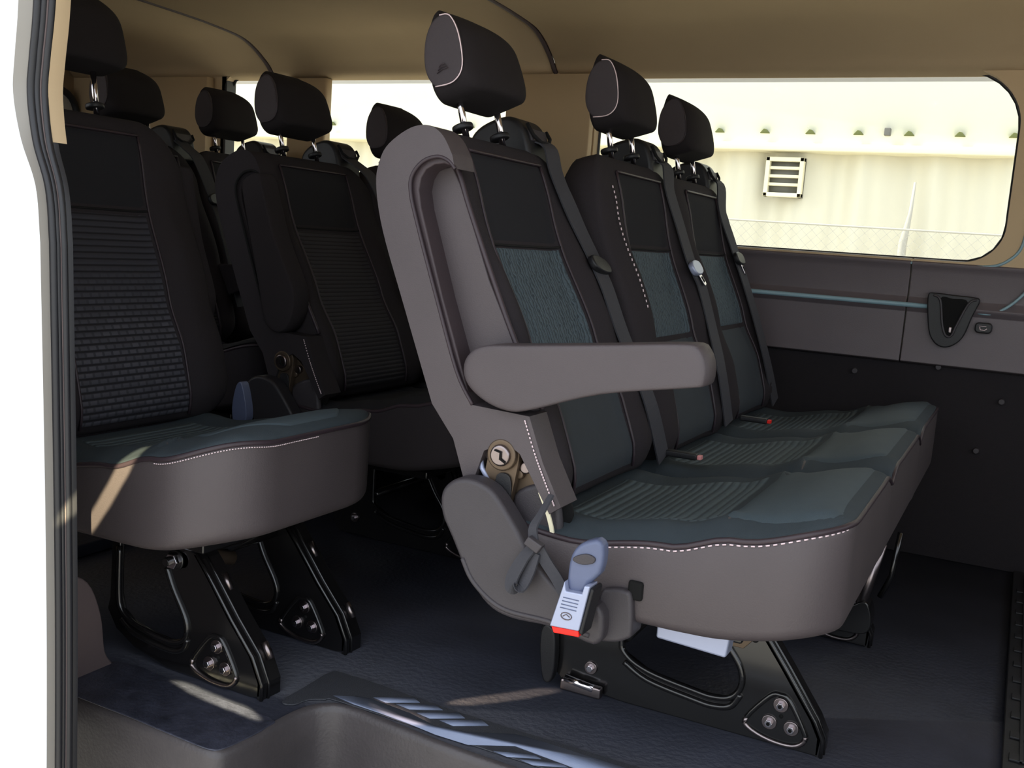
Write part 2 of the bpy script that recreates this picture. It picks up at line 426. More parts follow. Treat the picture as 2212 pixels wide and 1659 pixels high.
        hiY, loY = max(y0, y1) + yo, min(y0, y1) + yo
        ao = pillow('armrest', P2, lambda a, b: hiY, lambda a, b: loY, vy, par, p=14, rings=16, axes='xzy', n=110, centre=ctr)
    # recliner hinge hardware on the near side
    return br

def strap(pts, k, t0):
    out = [(.004, .185, .535), (.022, .187, .515)]
    for y, h in pts:
        yy = y
        for _ in range(12):
            t = front_t(min(yy, .25), h) + .009
            yy = .6 * yy + .4 * (y + k * (t0 - t))
        out.append((t, min(yy, .262), h))
    return out
def belt_set(parent, x, y, rec, path, tongue_at, tmat, tag_metal=True, w=.042):
    """retractor housing on the far shoulder, webbing and tongue; backrest frame (t,y,h)"""
    def place(o):
        o.location = (x + HX, y, HZ); o.rotation_euler = (0, -R(rec), 0); return o
    hs = smooth_poly([(-.125, .46), (-.128, .53), (-.112, .572), (-.08, .590), (-.03, .590), (-.004, .572), (.004, .54), (.0, .50), (-.02, .47)], 4)
    h = prism('belt_guide', hs, .135, .232, M['black_plastic'], parent, 'xzy', .010, 4); place(h)
    # slotted face
    box('slot', (.001, .150, .532), (.008, .220, .556), M['grey_plastic'], h, .002)
    tube('slot_rim', [(.007, .146, .564), (.012, .150, .540), (.014, .170, .528), (.014, .205, .526), (.012, .222, .540), (.007, .224, .556)], .0035, M['seam'], h)
    P3 = smooth_poly(path, 6, False)
    wd = [(0.15, 1, 0)] * len(P3)
    b = ribbon('belt_webbing', P3, wd, w, M['belt'], parent); place(b)
    if tongue_at is not None:
        i = min(int(tongue_at * len(P3)), len(P3) - 2); p = Vector(P3[i]); d = (Vector(P3[i + 1]) - p).normalized()
        sd = Vector((0, 1, 0)); sd = (sd - d * sd.dot(d)).normalized(); n_ = sd.cross(d)
        mtx = Matrix((( -n_.x, sd.x, -d.x, 0), (-n_.y, sd.y, -d.y, 0), (-n_.z, sd.z, -d.z, 0), (0, 0, 0, 1))); mtx.translation = p
        tg = prism('tongue', smooth_poly([(-.034, .006), (-.025, .016), (0, .020), (.025, .016), (.034, .006), (.030, -.010), (.012, -.016), (-.012, -.016), (-.030, -.010)], 4), -.002, .011, M['black_plastic'] if not tmat else M[tmat], b, 'yzx', .004, 3)
        tg.matrix_local = mtx
        if tag_metal:
            mt = prism('tongue_blade', [(-.009, -.012), (.009, -.012), (.009, -.040), (.006, -.044), (-.006, -.044), (-.009, -.040)], .003, .006, M['chrome'], b, 'yzx', .001, 2)
            mt.matrix_local = mtx @ Matrix.Rotation(R(18), 4, 'X')
            ht = prism('blade_slot', [(-.004, -.022), (.004, -.022), (.004, -.036), (-.004, -.036)], .0062, .0068, M['hole'], b, 'yzx', 0)
            ht.matrix_local = mtx @ Matrix.Rotation(R(18), 4, 'X')
    return b

ZP = [(-.10, .382), (-.05, .376), (-.016, .373), (.003, .372), (.148, .394), (.244, .423), (.36, .450), (.42, .452)]
def cushion(parent, x, ys, half=.25, r_near=.07, r_far=.07, insert='cushion_insert', x0=-.09, x1=.392, span=None, dark=False):
    """ys: seat centres (world-local y); one upholstered cushion under all of them"""
    y0, y1 = (ys[0] - half, ys[-1] + half) if span is None else span
    out = rrect(x0, x1, y0, y1, [r_far, .03, .03, r_near], 10)
    out = [(a + x - (.012 * ((b - (y0 + y1) / 2) / ((y1 - y0) / 2)) ** 2 if a > .2 else 0), b) for a, b in out]
    def top(a, b):
        X = a - x; z = lerp_tab(ZP, X)
        yc = min(ys, key=lambda q: abs(q - b)); d = abs(b - yc)
        z += .022 * math.exp(-((X - .29) / .075) ** 2) * math.exp(-(d / .165) ** 6)      # front roll
        z += .014 * math.exp(-((d - .185) / .04) ** 2) * (1 if X < .22 else .5) - .004      # side bolsters
        if len(ys) > 1:
            for q, q2 in zip(ys, ys[1:]):
                m = (q + q2) / 2; z -= .016 * math.exp(-((b - m) / .010) ** 2) + .010 * math.exp(-((b - m) / .05) ** 2)
        return z
    def bot(a, b):
        X = a - x
        return lerp_tab([(-.1, .26), (0, .250), (.2, .250), (.39, .280)], X)
    c = pillow('cushion', out, top, bot, M['fabric'] if dark else M['cushion_side'], parent, p=16, pb=9, rings=34, n=220 if len(ys) < 2 else 320)  # dark: shade of the rear benches put into side and top colours
    # upholstered top skin
    def prof(m, q): return 0
    ctr = ((sum(p[0] for p in out) / len(out)), (y0 + y1) / 2)
    outs = resample(out, 200); cc = (sum(p[0] for p in outs) / 200, sum(p[1] for p in outs) / 200)
    V, F = [], []; NR = 40
    ms = [1 - (1 - k / NR) ** 1.3 for k in range(NR)] + [1.0]
    ms = [.992 * m for m in ms]
    for m in ms:
        for (a0, b0) in outs:
            a = cc[0] + (a0 - cc[0]) * m; b = cc[1] + (b0 - cc[1]) * m
            t, bb = top(a, b), bot(a, b); mid = (t + bb) / 2
            e = (1 - m ** 16) ** (1 / 16)
            V.append((a, b, mid + (t - mid) * e + .0025))
    for i in range(NR):
        for k in range(200): F.append((i * 200 + k, (i + 1) * 200 + k, (i + 1) * 200 + (k + 1) % 200, i * 200 + (k + 1) % 200))
    sk = mesh_obj('top_cover', V, F, M['fabric_top'] if dark else M['cushion_top'], c)
    rim = V[-200:]
    tube('piping', [(p[0], p[1], p[2] - .001) for p in rim], .0042, M['piping'], c, closed=True)
    # pale stitch line a little below the piping, on the near and front side only
    for yc in ys:
        us = lin(-.06, .203, 22)
        V2 = lambda u, v: (x + u, yc + v * (.140 + .035 * max(0, (u + .06) / .263)), top(x + u, yc + v * (.140 + .035 * max(0, (u + .06) / .263))))
        patch('insert_panel', V2, us, lin(-1, 1, 24), M['fabric_top'] if dark else M[insert], c, (0, 0, 1), .0045)
        fw_ = lambda u: .180 + .030 * math.sin(min(1, (u - .206) / .10) * math.pi / 2) - (.03 if len(ys) > 1 else .03) * max(0, (u - .31) / .055) ** 2 - (0 if len(ys) > 1 else .035 + .09 * max(0, (u - .27) / .1))
        ft = lambda u, v: (x + u, yc + v * fw_(u), top(x + u, yc + v * fw_(u)))
        patch('front_roll', ft, lin(.206, .366, 16), lin(-1, 1, 24), M['fabric_top'] if dark else M['front_roll'], c, (0, 0, 1), .0040)
    return c, top, rim

def leg_plate(parent, x, y, style, flange=1, inner=False):
    """pressed A-frame leg with a rounded window, triangular boss, three bolts and front flange"""
    if style == 'bench':
        poly = [(-.135, .27), (-.132, .08), (-.127, .025), (-.105, .002), (-.04, .004), (.0, .0), (.32, .0), (.342, .0), (.345, .03), (.331, .057), (.278, .130), (.243, .176), (.20, .27), (.125, .27),
                (.150, .20), (.176, .155), (.203, .118), (.208, .087), (.194, .063), (.165, .055), (.13, .057), (.047, .069), (.002, .091), (-.006, .125), (-.006, .27)]
        win = [(-.006, .25), (-.006, .125), (.002, .091), (.047, .069), (.13, .057), (.165, .055), (.194, .063), (.208, .087), (.203, .118), (.176, .155), (.150, .20)]
    else:
        poly = [(.022, .22), (.018, .10), (.012, .078), (.035, .045), (.081, .020), (.16, .002), (.349, .0), (.37, .004), (.372, .028), (.351, .071), (.303, .124), (.250, .190), (.222, .222), (.185, .232), (.158, .215),
                (.156, .186), (.172, .152), (.2, .108), (.207, .083), (.198, .063), (.17, .054), (.12, .058), (.078, .066), (.050, .083), (.042, .113), (.042, .22)]
        win = [(.042, .20), (.042, .113), (.050, .083), (.078, .066), (.12, .058), (.17, .054), (.198, .063), (.207, .083), (.2, .108), (.172, .152), (.156, .186)]
    T_ = lambda P: [(a + x, b) for a, b in P]
    leg = prism('leg', T_(poly), y, y + .012, M['black_metal'], parent, 'xzy', .003, 2)
    tube('pressed_rim', [(a, y - .001, b) for a, b in smooth_poly(T_(win), 5, False)], .0055, M['black_metal'], leg)
    ws = smooth_poly(T_([(a, b - .016) for a, b in win[2:8]]), 5, False)
    tube('pressed_rib', [(a, y, b) for a, b in ws], .006, M['black_metal'], leg)
    # front flange
    fl = [(.345, .0), (.345, .03), (.331, .057), (.278, .130), (.243, .176), (.20, .268)] if style == 'bench' else [(.372, .0), (.372, .028), (.351, .071), (.303, .124), (.250, .190), (.222, .222)]
    V, F = [], []
    for a, b in T_(fl):
        for dx, yy in ((0, y), (.003, y + .045), (-.004, y + .045), (-.008, y)): V.append((a + dx, yy, b))
    for i in range(len(fl) - 1):
        for k in range(4): F.append((i * 4 + k, i * 4 + 4 + k, i * 4 + 4 + (k + 1) % 4, i * 4 + (k + 1) % 4))
    F += [(0, 1, 2, 3), tuple(len(V) - 4 + k for k in (3, 2, 1, 0))]
    fo = mesh_obj('front_flange', V, F, M['black_metal'], leg, smooth=False)
    tube('flange_edge', [(a, y + .001, b) for a, b in T_(fl)], .0035, M['black_metal'], leg)
    tube('flange_edge', [(a + .002, y + .016, b) for a, b in T_(fl)], .0028, M['black_metal'], leg)
    # triangular boss and bolts
    tri = smooth_poly(T_([(.222, .036), (.226, .020), (.262, .008), (.300, .008), (.318, .022), (.314, .040), (.288, .082), (.272, .088), (.256, .082)]), 4)
    tube('boss_rim', [(a, y - .001, b) for a, b in tri], .0045, M['black_metal'], leg, closed=True)
    tube('boss_lip', [(a, y - .002, b) for a, b in tri[0:19]], .0042, M['steel'], leg)
    for bx, bz in ((.2749, .0714), (.2594, .0379), (.2951, .0366)):
        disc('washer', (x + bx, y - .004, bz), .0125, .006, M['steel'], leg, 'y', 22, .0015)
        disc('bolt', (x + bx, y - .011, bz), .0068, .009, M['chrome'], leg, 'y', 6, .001)
        disc('socket', (x + bx, y - .0118, bz), .0032, .002, M['hole'], leg, 'y', 6, 0)
    disc('hole', (x + .277, y - .0008, .052), .0035, .002, M['hole'], leg, 'y', 14, 0)
    if style == 'single':
        if not inner:
            disc('washer', (x + .176, y - .004, .203), .0185, .006, M['black_metal'], leg, 'y', 26, .002)
            disc('pivot_nut', (x + .176, y - .014, .203), .0145, .012, M['chrome'], leg, 'y', 6, .0015)
            disc('pivot_stud', (x + .172, y - .022, .203), .008, .012, M['black_metal'], leg, 'y', 16, .0015)
        for zz in (.175, .075):
            xx = lerp_tab([(0, .375), (.028, .376), (.071, .355), (.124, .307), (.19, .254), (.222, .226)], zz)
            tube('flange_slot', [(x + xx - .006, y + .032, zz + .012), (x + xx + .010, y + .032, zz - .014)], .006, M['steel'], leg, n=10)
    else:
        disc('hole', (x + .222, y - .0008, .172), .007, .002, M['hole'], leg, 'y', 18, 0)
        disc('washer', (x - .058, y - .004, .048), .012, .005, M['steel'], leg, 'y', 22, .0015)
        disc('bolt', (x - .058, y - .010, .048), .0065, .008, M['chrome'], leg, 'y', 6, .001)
    return leg

def shield(parent, x, y, full=True):
    """plastic side cover over the recliner, traced from the bench seat"""
    P = [(-.191, .375), (-.194, .407), (-.178, .428), (-.154, .436), (-.127, .433), (-.103, .420), (-.069, .381), (-.036, .339), (.004, .305), (.04, .292), (.075, .287), (.075, .236), (.03, .238), (-.006, .243), (-.066, .241), (-.105, .253), (-.14, .289), (-.172, .342)]
    o = prism('side_cover', [(a + x, b) for a, b in smooth_poly(P, 4)], y - .285, y - .245, M['grey_plastic'], parent, 'xzy', .014, 5)
    # raised scuffed lower band
    tube('lower_lip', [(a + x, y - .284, b) for a, b in smooth_poly([(-.150, .315), (-.132, .286), (-.10, .262), (-.066, .252), (-.006, .252), (.06, .246)], 5, False)], .004, M['grey_plastic'], o)
    prism('latch_cover', [(a + x, b) for a, b in smooth_poly([(.060, .238), (.062, .300), (.078, .312), (.098, .314), (.109, .306), (.114, .257), (.108, .244), (.085, .234)], 4)], y - .262, y - .215, M['grey_plastic'], o, 'xzy', .008, 4)
    return o

def recliner(parent, x, y):
    P = [(-.165, .40), (-.160, .455), (-.140, .485), (-.115, .497), (-.095, .480), (-.070, .460), (-.045, .435), (-.05, .39), (-.10, .37)]
    r = prism('recliner_plate', [(a + x, b) for a, b in smooth_poly(P, 4)], y - .225, y - .212, M['bronze'], parent, 'xzy', .003, 2)
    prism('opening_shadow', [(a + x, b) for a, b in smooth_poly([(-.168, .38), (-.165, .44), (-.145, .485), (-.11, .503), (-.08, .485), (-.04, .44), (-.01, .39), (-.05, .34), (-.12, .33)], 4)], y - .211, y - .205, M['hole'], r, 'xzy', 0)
    prism('black_link', [(a + x, b) for a, b in smooth_poly([(-.122, .440), (-.100, .440), (-.098, .40), (-.112, .355), (-.135, .36), (-.124, .40)], 4)], y - .2475, y - .243, M['black_plastic'], r, 'xzy', .001, 2)
    arm = smooth_poly([(-.140, .475), (-.135, .492), (-.115, .499), (-.095, .490), (-.089, .470), (-.100, .40), (-.115, .36), (-.150, .37)], 4)
    prism('recliner_arm', [(a + x, b) for a, b in arm], y - .243, y - .228, M['bronze'], r, 'xzy', .003, 2)
    disc('pivot_ring', (x - .115, y - .252, .472), .024, .012, M['bronze'], r, 'y', 30, .003)
    disc('pivot_cap', (x - .115, y - .258, .472), .0165, .010, M['steel'], r, 'y', 26, .004)
    tube('spring_end', [(x - .122, y - .2595, .480), (x - .112, y - .2605, .478), (x - .112, y - .2605, .468), (x - .103, y - .2595, .463)], .0015, M['hole'], r)
    disc('pin', (x - .142, y - .236, .465), .009, .012, M['steel'], r, 'y', 18, .003)
    disc('pin', (x - .082, y - .236, .455), .0095, .012, M['steel'], r, 'y', 18, .003)
    disc('pin', (x - .092, y - .234, .443), .0075, .010, M['bronze'], r, 'y', 18, .003)
    prism('inner_cover', [(a + x, b) for a, b in smooth_poly([(-.10, .41), (-.06, .435), (-.035, .43), (-.02, .385), (-.02, .33), (-.06, .31), (-.09, .36)], 4)], y - .232, y - .214, M['grey_plastic'], r, 'xzy', .008, 3)
    tube('release_wire', [(x - .155, y - .24, .462), (x - .150, y - .242, .445), (x - .135, y - .242, .425)], .004, M['silver_plastic'], r)
    return r

def bench_base(parent, x, ys, legs, style):
    fr = box('under_frame', (x - .06, ys[0] - .13, .225), (x + .24, ys[-1] + .13, .245), M['black_metal'], parent, .004)
    for i, l in enumerate(legs): leg_plate(parent, x, l, style, inner=i > 0)
    tube('cross_tube', [(x + .19, legs[0], .205), (x + .19, legs[-1] + .02, .205)], .014, M['black_metal'], parent, n=14)
    if style == 'bench': tube('cross_tube', [(x + .0, legs[0], .12), (x + .0, legs[-1] + .02, .12)], .011, M['black_metal'], parent, n=14)

# ---- near bench of three
b1 = tag(empty('bench_seat', (0, 0, 0)), 'three-seat charcoal bench nearest the camera with its armrest folded down', 'bench seat', 'rows of van seats')
Y1 = [0, .5, 1.0]; REC1 = [21, 16, 16]; DX1 = [0, .012, .004]
backrest(b1, 0, 0, 21, 'insert_wrinkle', arm='near', arm_up=False, label='backrest with empty armrest recess in its side', hlabel='large headrest with pale stitched side panel')
backrest(b1, DX1[1], .5, 15.3, 'insert_wrinkle', stitched=True, label='middle backrest with a dotted pale stitch line')
backrest(b1, DX1[2], 1.0, 16, 'insert_wrinkle', label='backrest next to the window wall')
c1, top1, rim1 = cushion(b1, 0, Y1, r_near=.085)
# pale stitching along the near edge of the cushion
for p, q in zip(rim1, rim1[1:] + rim1[:1]):
    if p[1] < -.19 and p[0] > .03 and p[0] < .37:
        a = Vector(p); b = Vector(q); d = (b - a); o = Vector((0, -.0045, -.006))
        for u in (.05, .55):
            tube('stitch', [a + d * u + o, a + d * (u + .27) + o], .0011, M['stitch'], c1, n=5)
hd1 = [o for o in b1.children if o.name.startswith('headrest')][0]
for k in range(3):
    tube('embossed_mark', [(-.012 + .003 * k, -.1162, .618 + .004 * k), (.0, -.1166, .621 + .004 * k), (.010 - .002 * k, -.1166, .620 + .004 * k)], .0008, M['piping'], hd1, n=6)
bench_base(b1, 0, Y1, [.05, .60], 'bench')
shield(b1, 0, 0); recliner(b1, 0, 0)
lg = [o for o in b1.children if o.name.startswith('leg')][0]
prism('leg_top_reflection', [(.232, .183), (.196, .262), (.130, .262), (.156, .198), (.184, .150), (.205, .150)], .0485, .052, M['bronze'], lg, 'xzy', .001, 2)  # tan reflection on the front leg, built as a thin bronze-coloured plate
disc('hole', (.2225, .0475, .172), .0068, .002, M['hole'], lg, 'y', 18, 0)
belt_set(b1, 0, 0, 21, strap([(.093, .47), (.105, .424), (.135, .358), (.165, .30), (.182, .26), (.192, .227), (.206, .147), (.232, .07), (.249, .0), (.257, -.10)], 2.4, .06), .50, None, False)
belt_set(b1, DX1[1], .5, 15.3, strap([(.093, .461), (.125, .38), (.155, .30), (.18, .265), (.205, .235), (.228, .145), (.24, .036), (.234, -.08)], 2.9, .05), .52, 'silver_plastic')
belt_set(b1, DX1[2], 1.0, 16, strap([(.06, .44), (.10, .36), (.124, .306), (.149, .256), (.19, .153), (.22, .03), (.24, -.09)], 3.3, .05), .50, 'black_plastic')
# lower mount under the cushion front, chrome lever and far strut
lv = prism('release_lever', [(.126, .252), (.235, .258), (.231, .221), (.126, .226)], -.185, -.150, M['silver_plastic'], b1, 'xzy', .004, 3)
tg = box('floor_latch', (-.108, .030, -.004 + .005), (-.03, .046, .022), M['steel'], b1, .004)
tube('latch_pin', [(-.10, .036, .022), (-.045, .036, .016)], .0075, M['chrome'], b1, n=12)
prism('latch_plate', smooth_poly([(-.150, .05), (-.152, .10), (-.140, .115), (-.124, .10), (-.120, .045), (-.125, .012), (-.14, .01)], 4), .028, .05, M['black_plastic'], b1, 'xzy', .004, 2)
box('rear_strut', (-.165, .06, .06), (-.150, .09, .25), M['black_metal'], b1, .003)
tube('front_strut', [(.345, .60, .225), (.312, .60, .045)], .011, M['steel'], b1, n=12)
tube('front_strut', [(.375, .64, .245), (.368, .64, .15), (.350, .64, .10)], .006, M['black_metal'], b1, n=10)
prism('front_foot', smooth_poly([(.23, .055), (.25, .03), (.33, .03), (.345, .06), (.33, .10), (.30, .085), (.27, .06)], 4), .585, .64, M['black_metal'], b1, 'xzy', .003, 2)
box('slot', (.100, -.256, .300), (.122, -.245, .328), M['hole'], c1, .004)

# buckle hanging beside the cushion, and the looped strap
bk = prism('buckle_stalk', smooth_poly([(.039, .369), (.049, .385), (.066, .395), (.081, .397), (.086, .378), (.083, .352), (.069, .335), (.061, .318), (.039, .316), (.036, .345)], 2), -.325, -.300, M['blue_grey'], b1, 'xzy', .007, 3)
prism('thumb_pad', smooth_poly([(.044, .363), (.046, .369), (.062, .376), (.075, .373), (.073, .365), (.057, .360)], 4), -.328, -.322, M['grey_plastic'], bk, 'xzy', .002, 2)
bu = prism('buckle', [(.037, .335), (.040, .321), (.0635, .322), (.066, .334), (.0745, .335), (.0635, .269), (.0200, .2665)], -.335, -.305, M['silver_plastic'], b1, 'xzy', .002, 2)
bu['label'] = 'pale silver buckle hanging upside down with a red release button'
prism('buckle_case', [(.0745, .333), (.080, .330), (.068, .262), (.062, .267)], -.333, -.298, M['black_plastic'], bu, 'xzy', .003, 2)
prism('release_button', [(.0215, .2665), (.0625, .269), (.0640, .2600), (.026, .2575)], -.333, -.307, M['red'], bu, 'xzy', .0015, 2)
for k in range(4):
    zz = .3115 - k * .005
    box('embossed_line', (.0375 - k * .0012, -.3358, zz), (.0605 - k * .0008, -.3345, zz + .001), M['blue_grey'], bu, 0)
tube('embossed_mark', [(.044 + .008 * math.cos(t * .5236), -.3355, .2865 + .005 * math.sin(t * .5236)) for t in range(12)], .0007, M['pink_trim'], bu, closed=True, n=5)
tube('embossed_mark', [(.039, -.3355, .2855), (.044, -.3355, .2890), (.049, -.3355, .2860)], .0006, M['pink_trim'], bu, n=5)
lp = ribbon('strap_loop', smooth_poly([(-.024, -.262, .43), (-.030, -.280, .405), (-.036, -.290, .385), (-.032, -.295, .362), (-.044, -.300, .340), (-.056, -.304, .312), (-.054, -.308, .298), (-.042, -.306, .300), (-.034, -.300, .322), (-.029, -.296, .352)], 6, False), (1, -.2, .45), [.010 + .0004 * min(k, 30) for k in range(55)], M['belt'], b1)
prism('strap_slider', [(-.036, .376), (-.013, .366), (-.021, .353), (-.043, .364)], -.306, -.292, M['grey_plastic'], lp, 'xzy', .002, 2)
ribbon('strap_tail', smooth_poly([(-.022, -.296, .358), (-.010, -.293, .340), (.006, -.290, .320), (.020, -.289, .300)], 5, False), (1, 0, .7), .018, M['belt'], b1)
# cream edge of the release strap between backrest and cushion
ribbon('release_tab', smooth_poly([(-.052, -.240, .425), (-.038, -.242, .40), (-.028, -.243, .375), (-.024, -.243, .355)], 5, False), (1, 0, .2), .006, M['vent'], b1)
for (bx, bz, sy) in ((.10, .0, .28), (.12, .02, .76)):
    bk2 = box('seat_buckle', (-.03 + bx - .10, sy - .012, .402 + bz * .5), (.018 + bx - .085, sy + .008, .414 + bz * .5), M['black_plastic'], b1, .003)
    box('buckle_tip', (.0181 + bx - .085, sy - .009, .404 + bz * .5), (.026 + bx - .085, sy + .005, .412 + bz * .5), M['red'] if sy > .5 else M['latch'], bk2, .001)

# ---- second row: pair on the far side
X2 = -.873
b2 = tag(empty('bench_seat', (X2, .535, 0)), 'two-seat dark bench behind the three-seat bench, raised armrest on its aisle side', 'bench seat', 'rows of van seats')
backrest(b2, .045, 0, 20.5, 'insert_rib', arm='near', arm_up=True, label='backrest with its armrest folded up beside it')
backrest(b2, .03, .43, 17, 'insert_rib', half=.21, hoff=-.028)
c2, top2, rim2 = cushion(b2, .0, [0, .45], half=.235, dark=True)
bench_base(b2, 0, [0, .45], [.02, .45], 'bench')
shield(b2, .02, 0).data.materials[0] = M['shaded_plastic']; recliner(b2, .02, 0)
belt_set(b2, .045, 0, 20.5, [(.004, .175, .535), (.035, .175, .50), (.062, .180, .46), (.078, .188, .38), (.086, .205, .28), (.09, .22, .15), (.086, .235, .0), (.08, .24, -.09)], None, None)

# ---- second row: single seat by the door
b3 = tag(empty('van_seat', (X2, -.18, 0)), 'single dark seat beside the door opening, cut off by the left door frame', 'seat', 'rows of van seats')
backrest(b3, -.004, .002, 13.5, 'insert_square', arm='far', arm_up=True, hoff=.024, hfar=.118)
c3, top3, rim3 = cushion(b3, 0, [0], half=.25, r_near=.12, r_far=.13, x1=.388, span=(-.25, .228))
for p, q in zip(rim3, rim3[1:] + rim3[:1]):
    if p[1] < -.02 and p[0] > .24:
        a = Vector(p); b = Vector(q); d = (b - a); o = Vector((.003, -.003, -.007))
        for u in (.05, .55): tube('stitch', [a + d * u + o, a + d * (u + .27) + o], .0009, M['stitch'], c3, n=5)
bench_base(b3, 0, [0], [-.126, .108], 'single')
tube('torsion_tube', [(.20, -.11, .215), (.215, -.03, .19)], .013, M['bronze'], b3, n=12)
prism('seat_buckle', smooth_poly([(-.06, .39), (-.05, .44), (-.035, .445), (-.02, .39), (-.025, .36), (-.05, .35)], 4), .262, .285, M['blue_grey'], b3, 'xzy', .004, 2)

# ---- third row
b4 = tag(empty('bench_seat', (-1.55, .63, .03)), 'rearmost bench seen between the front rows, smallest headrests', 'bench seat', 'rows of van seats')
backrest(b4, 0, 0, 17, 'insert_rib', half=.205)
backrest(b4, 0, .41, 17, 'insert_rib', half=.205)
cushion(b4, 0, [0, .41], half=.21, dark=True)
bench_base(b4, 0, [0, .41], [-.1, .42], 'bench')
belt_set(b4, 0, 0, 17, [(.004, .165, .535), (.035, .165, .50), (.062, .170, .46), (.078, .178, .38), (.086, .19, .30), (.09, .20, .18), (.086, .21, .0)], .62, 'black_plastic')
belt_set(b4, 0, .41, 17, [(.004, .165, .535), (.035, .165, .50), (.062, .170, .46), (.078, .178, .38), (.086, .19, .28), (.09, .20, .15), (.086, .21, .0)], None, None)
armp = smooth_poly([(-.182, .572), (-.176, .600), (-.150, .617), (-.085, .622), (.035, .624), (.152, .622), (.174, .616), (.184, .600), (.171, .585), (.041, .565), (-.063, .529), (-.10, .521), (-.139, .529)], 4)
pillow('armrest', armp, lambda a, b: .235, lambda a, b: .180, M['vinyl'], b4, p=14, rings=12, axes='xzy', n=90).data.materials[0] = M['fabric']

# ------------------------------------------------------------------ van shell
def struct(o): o['kind'] = 'structure'; return o
# floor with a step well cut in it
XW = -.42
fl = [(-3.0, -.46), (XW - .03, -.46), (XW - .012, -.43), (XW - .010, -.32), (XW - .006, -.285), (XW + .012, -.252), (XW + .06, -.240), (.0, -.255), (.6, -.25), (2.3, -.25), (2.3, 1.46), (-3.0, 1.46)]
struct(prism('floor', fl, -.02, 0, M['floor'], None, 'xyz', 0))
# left step block and riser, one moulded skirt
def skirt(path, z0, z1, depth=.03):
    P = smooth_poly(path, 6, False); V, F = [], []
    prof = [(0.012, .0016), (.006, .0012), (.002, -.003), (0, -.012), (-.003, -.06), (-.006, z1)]
    for i, p in enumerate(P):
        d = Vector(P[min(i + 1, len(P) - 1)]) - Vector(P[max(i - 1, 0)]); d.normalize(); nrm = Vector((-d.y, d.x))
        for off, z in prof: V.append((p[0] + nrm.x * off, p[1] + nrm.y * off, z))
    k = len(prof)
    for i in range(len(P) - 1):
        for j in range(k - 1): F.append((i * k + j, (i + 1) * k + j, (i + 1) * k + j + 1, i * k + j + 1))
    return V, F
V, F = skirt([(-.83, -.457), (-.785, -.462), (-.60, -.470), (-.50, -.476), (-.455, -.478), (-.436, -.470), (-.428, -.44), (-.426, -.40), (-.424, -.35), (-.420, -.30), (-.404, -.264), (-.365, -.248), (-.25, -.258), (-.10, -.268), (.3, -.270), (.8, -.270), (1.2, -.270)], 0, -.30)
sk = mesh_obj('trim_1', V, F, M['sill']); struct(sk)
M['scuffed'] = mat('scuffed dark step top', (58, 60, 72), .38, var=.75, scale=30, bump=.9, bscale=120)
tp = prism('trim_2', smooth_poly([(-.83, -.452), (-.62, -.468), (-.50, -.474), (-.455, -.474), (-.440, -.462), (-.433, -.42), (-.432, -.37), (-.45, -.345), (-.62, -.34), (-.80, -.335)], 3), .0, .003, M['scuffed'], None, 'xyz', .0015, 2); struct(tp)
struct(box('trim_3', (-.46, -.66, -.32), (2.3, -.255, -.29), M['sill'], None, .004))
# grip strip on the sill
ts = tag(prism('tread_strip', smooth_poly([(-.385, -.236), (-.415, -.244), (-.438, -.262), (-.446, -.290), (-.470, -.290), (-.473, -.22), (-.473, -.150), (-.44, -.143), (-.371, -.144), (-.20, -.154), (.10, -.152), (.6, -.15), (1.0, -.15), (1.0, -.235), (.4, -.238), (-.1, -.238)], 3), .0005, .0035, M['tread'], None, 'xyz', .001, 1),
         'textured sill strip with pale slanted grip marks along the floor edge', 'sill strip')
def dec(poly): prism('grip_mark', poly, .0034, .0044, M['decal'], ts, 'xyz', 0)
dec([(-.412, -.227), (-.369, -.203), (-.348, -.2), (-.272, -.206), (-.215, -.22), (-.161, -.208), (-.096, -.17), (-.046, -.167), (.052, -.168), (.45, -.168), (.45, -.205), (.025, -.213), (-.078, -.204), (-.141, -.243), (-.199, -.244), (-.251, -.238), (-.31, -.234), (-.365, -.233)])
dec([(-.353, -.194), (-.298, -.154), (-.279, -.164), (-.326, -.197)])
dec([(-.308, -.192), (-.254, -.157), (-.233, -.165), (-.280, -.195)])
dec([(-.263, -.199), (-.207, -.158), (-.188, -.169), (-.235, -.203)])
dec([(-.219, -.199), (-.163, -.158), (-.144, -.169), (-.191, -.203)])
for k in range(12):
    x0 = -.098 + k * .045
    dec([(x0, -.238), (x0 + .056, -.212), (x0 + .072, -.217), (x0 + .025, -.241)])
# front cab step with ribs
cab = tag(box('cab_step', (.605, .15, 0), (1.1, 1.40, .012), M['black_plastic'], None, .003), 'dark ribbed plastic step plate at the right edge of the floor', 'step plate')
for k in range(12): box('rib', (.615, .20 + k * .09, .012), (1.08, .225 + k * .09, .016), M['black_plastic'], cab, .001)
for k in range(6): box('rib', (.63 + k * .02, .2, .012), (.636 + k * .02, 1.35, .018), M['black_plastic'], cab, .001)

YW = 1.40
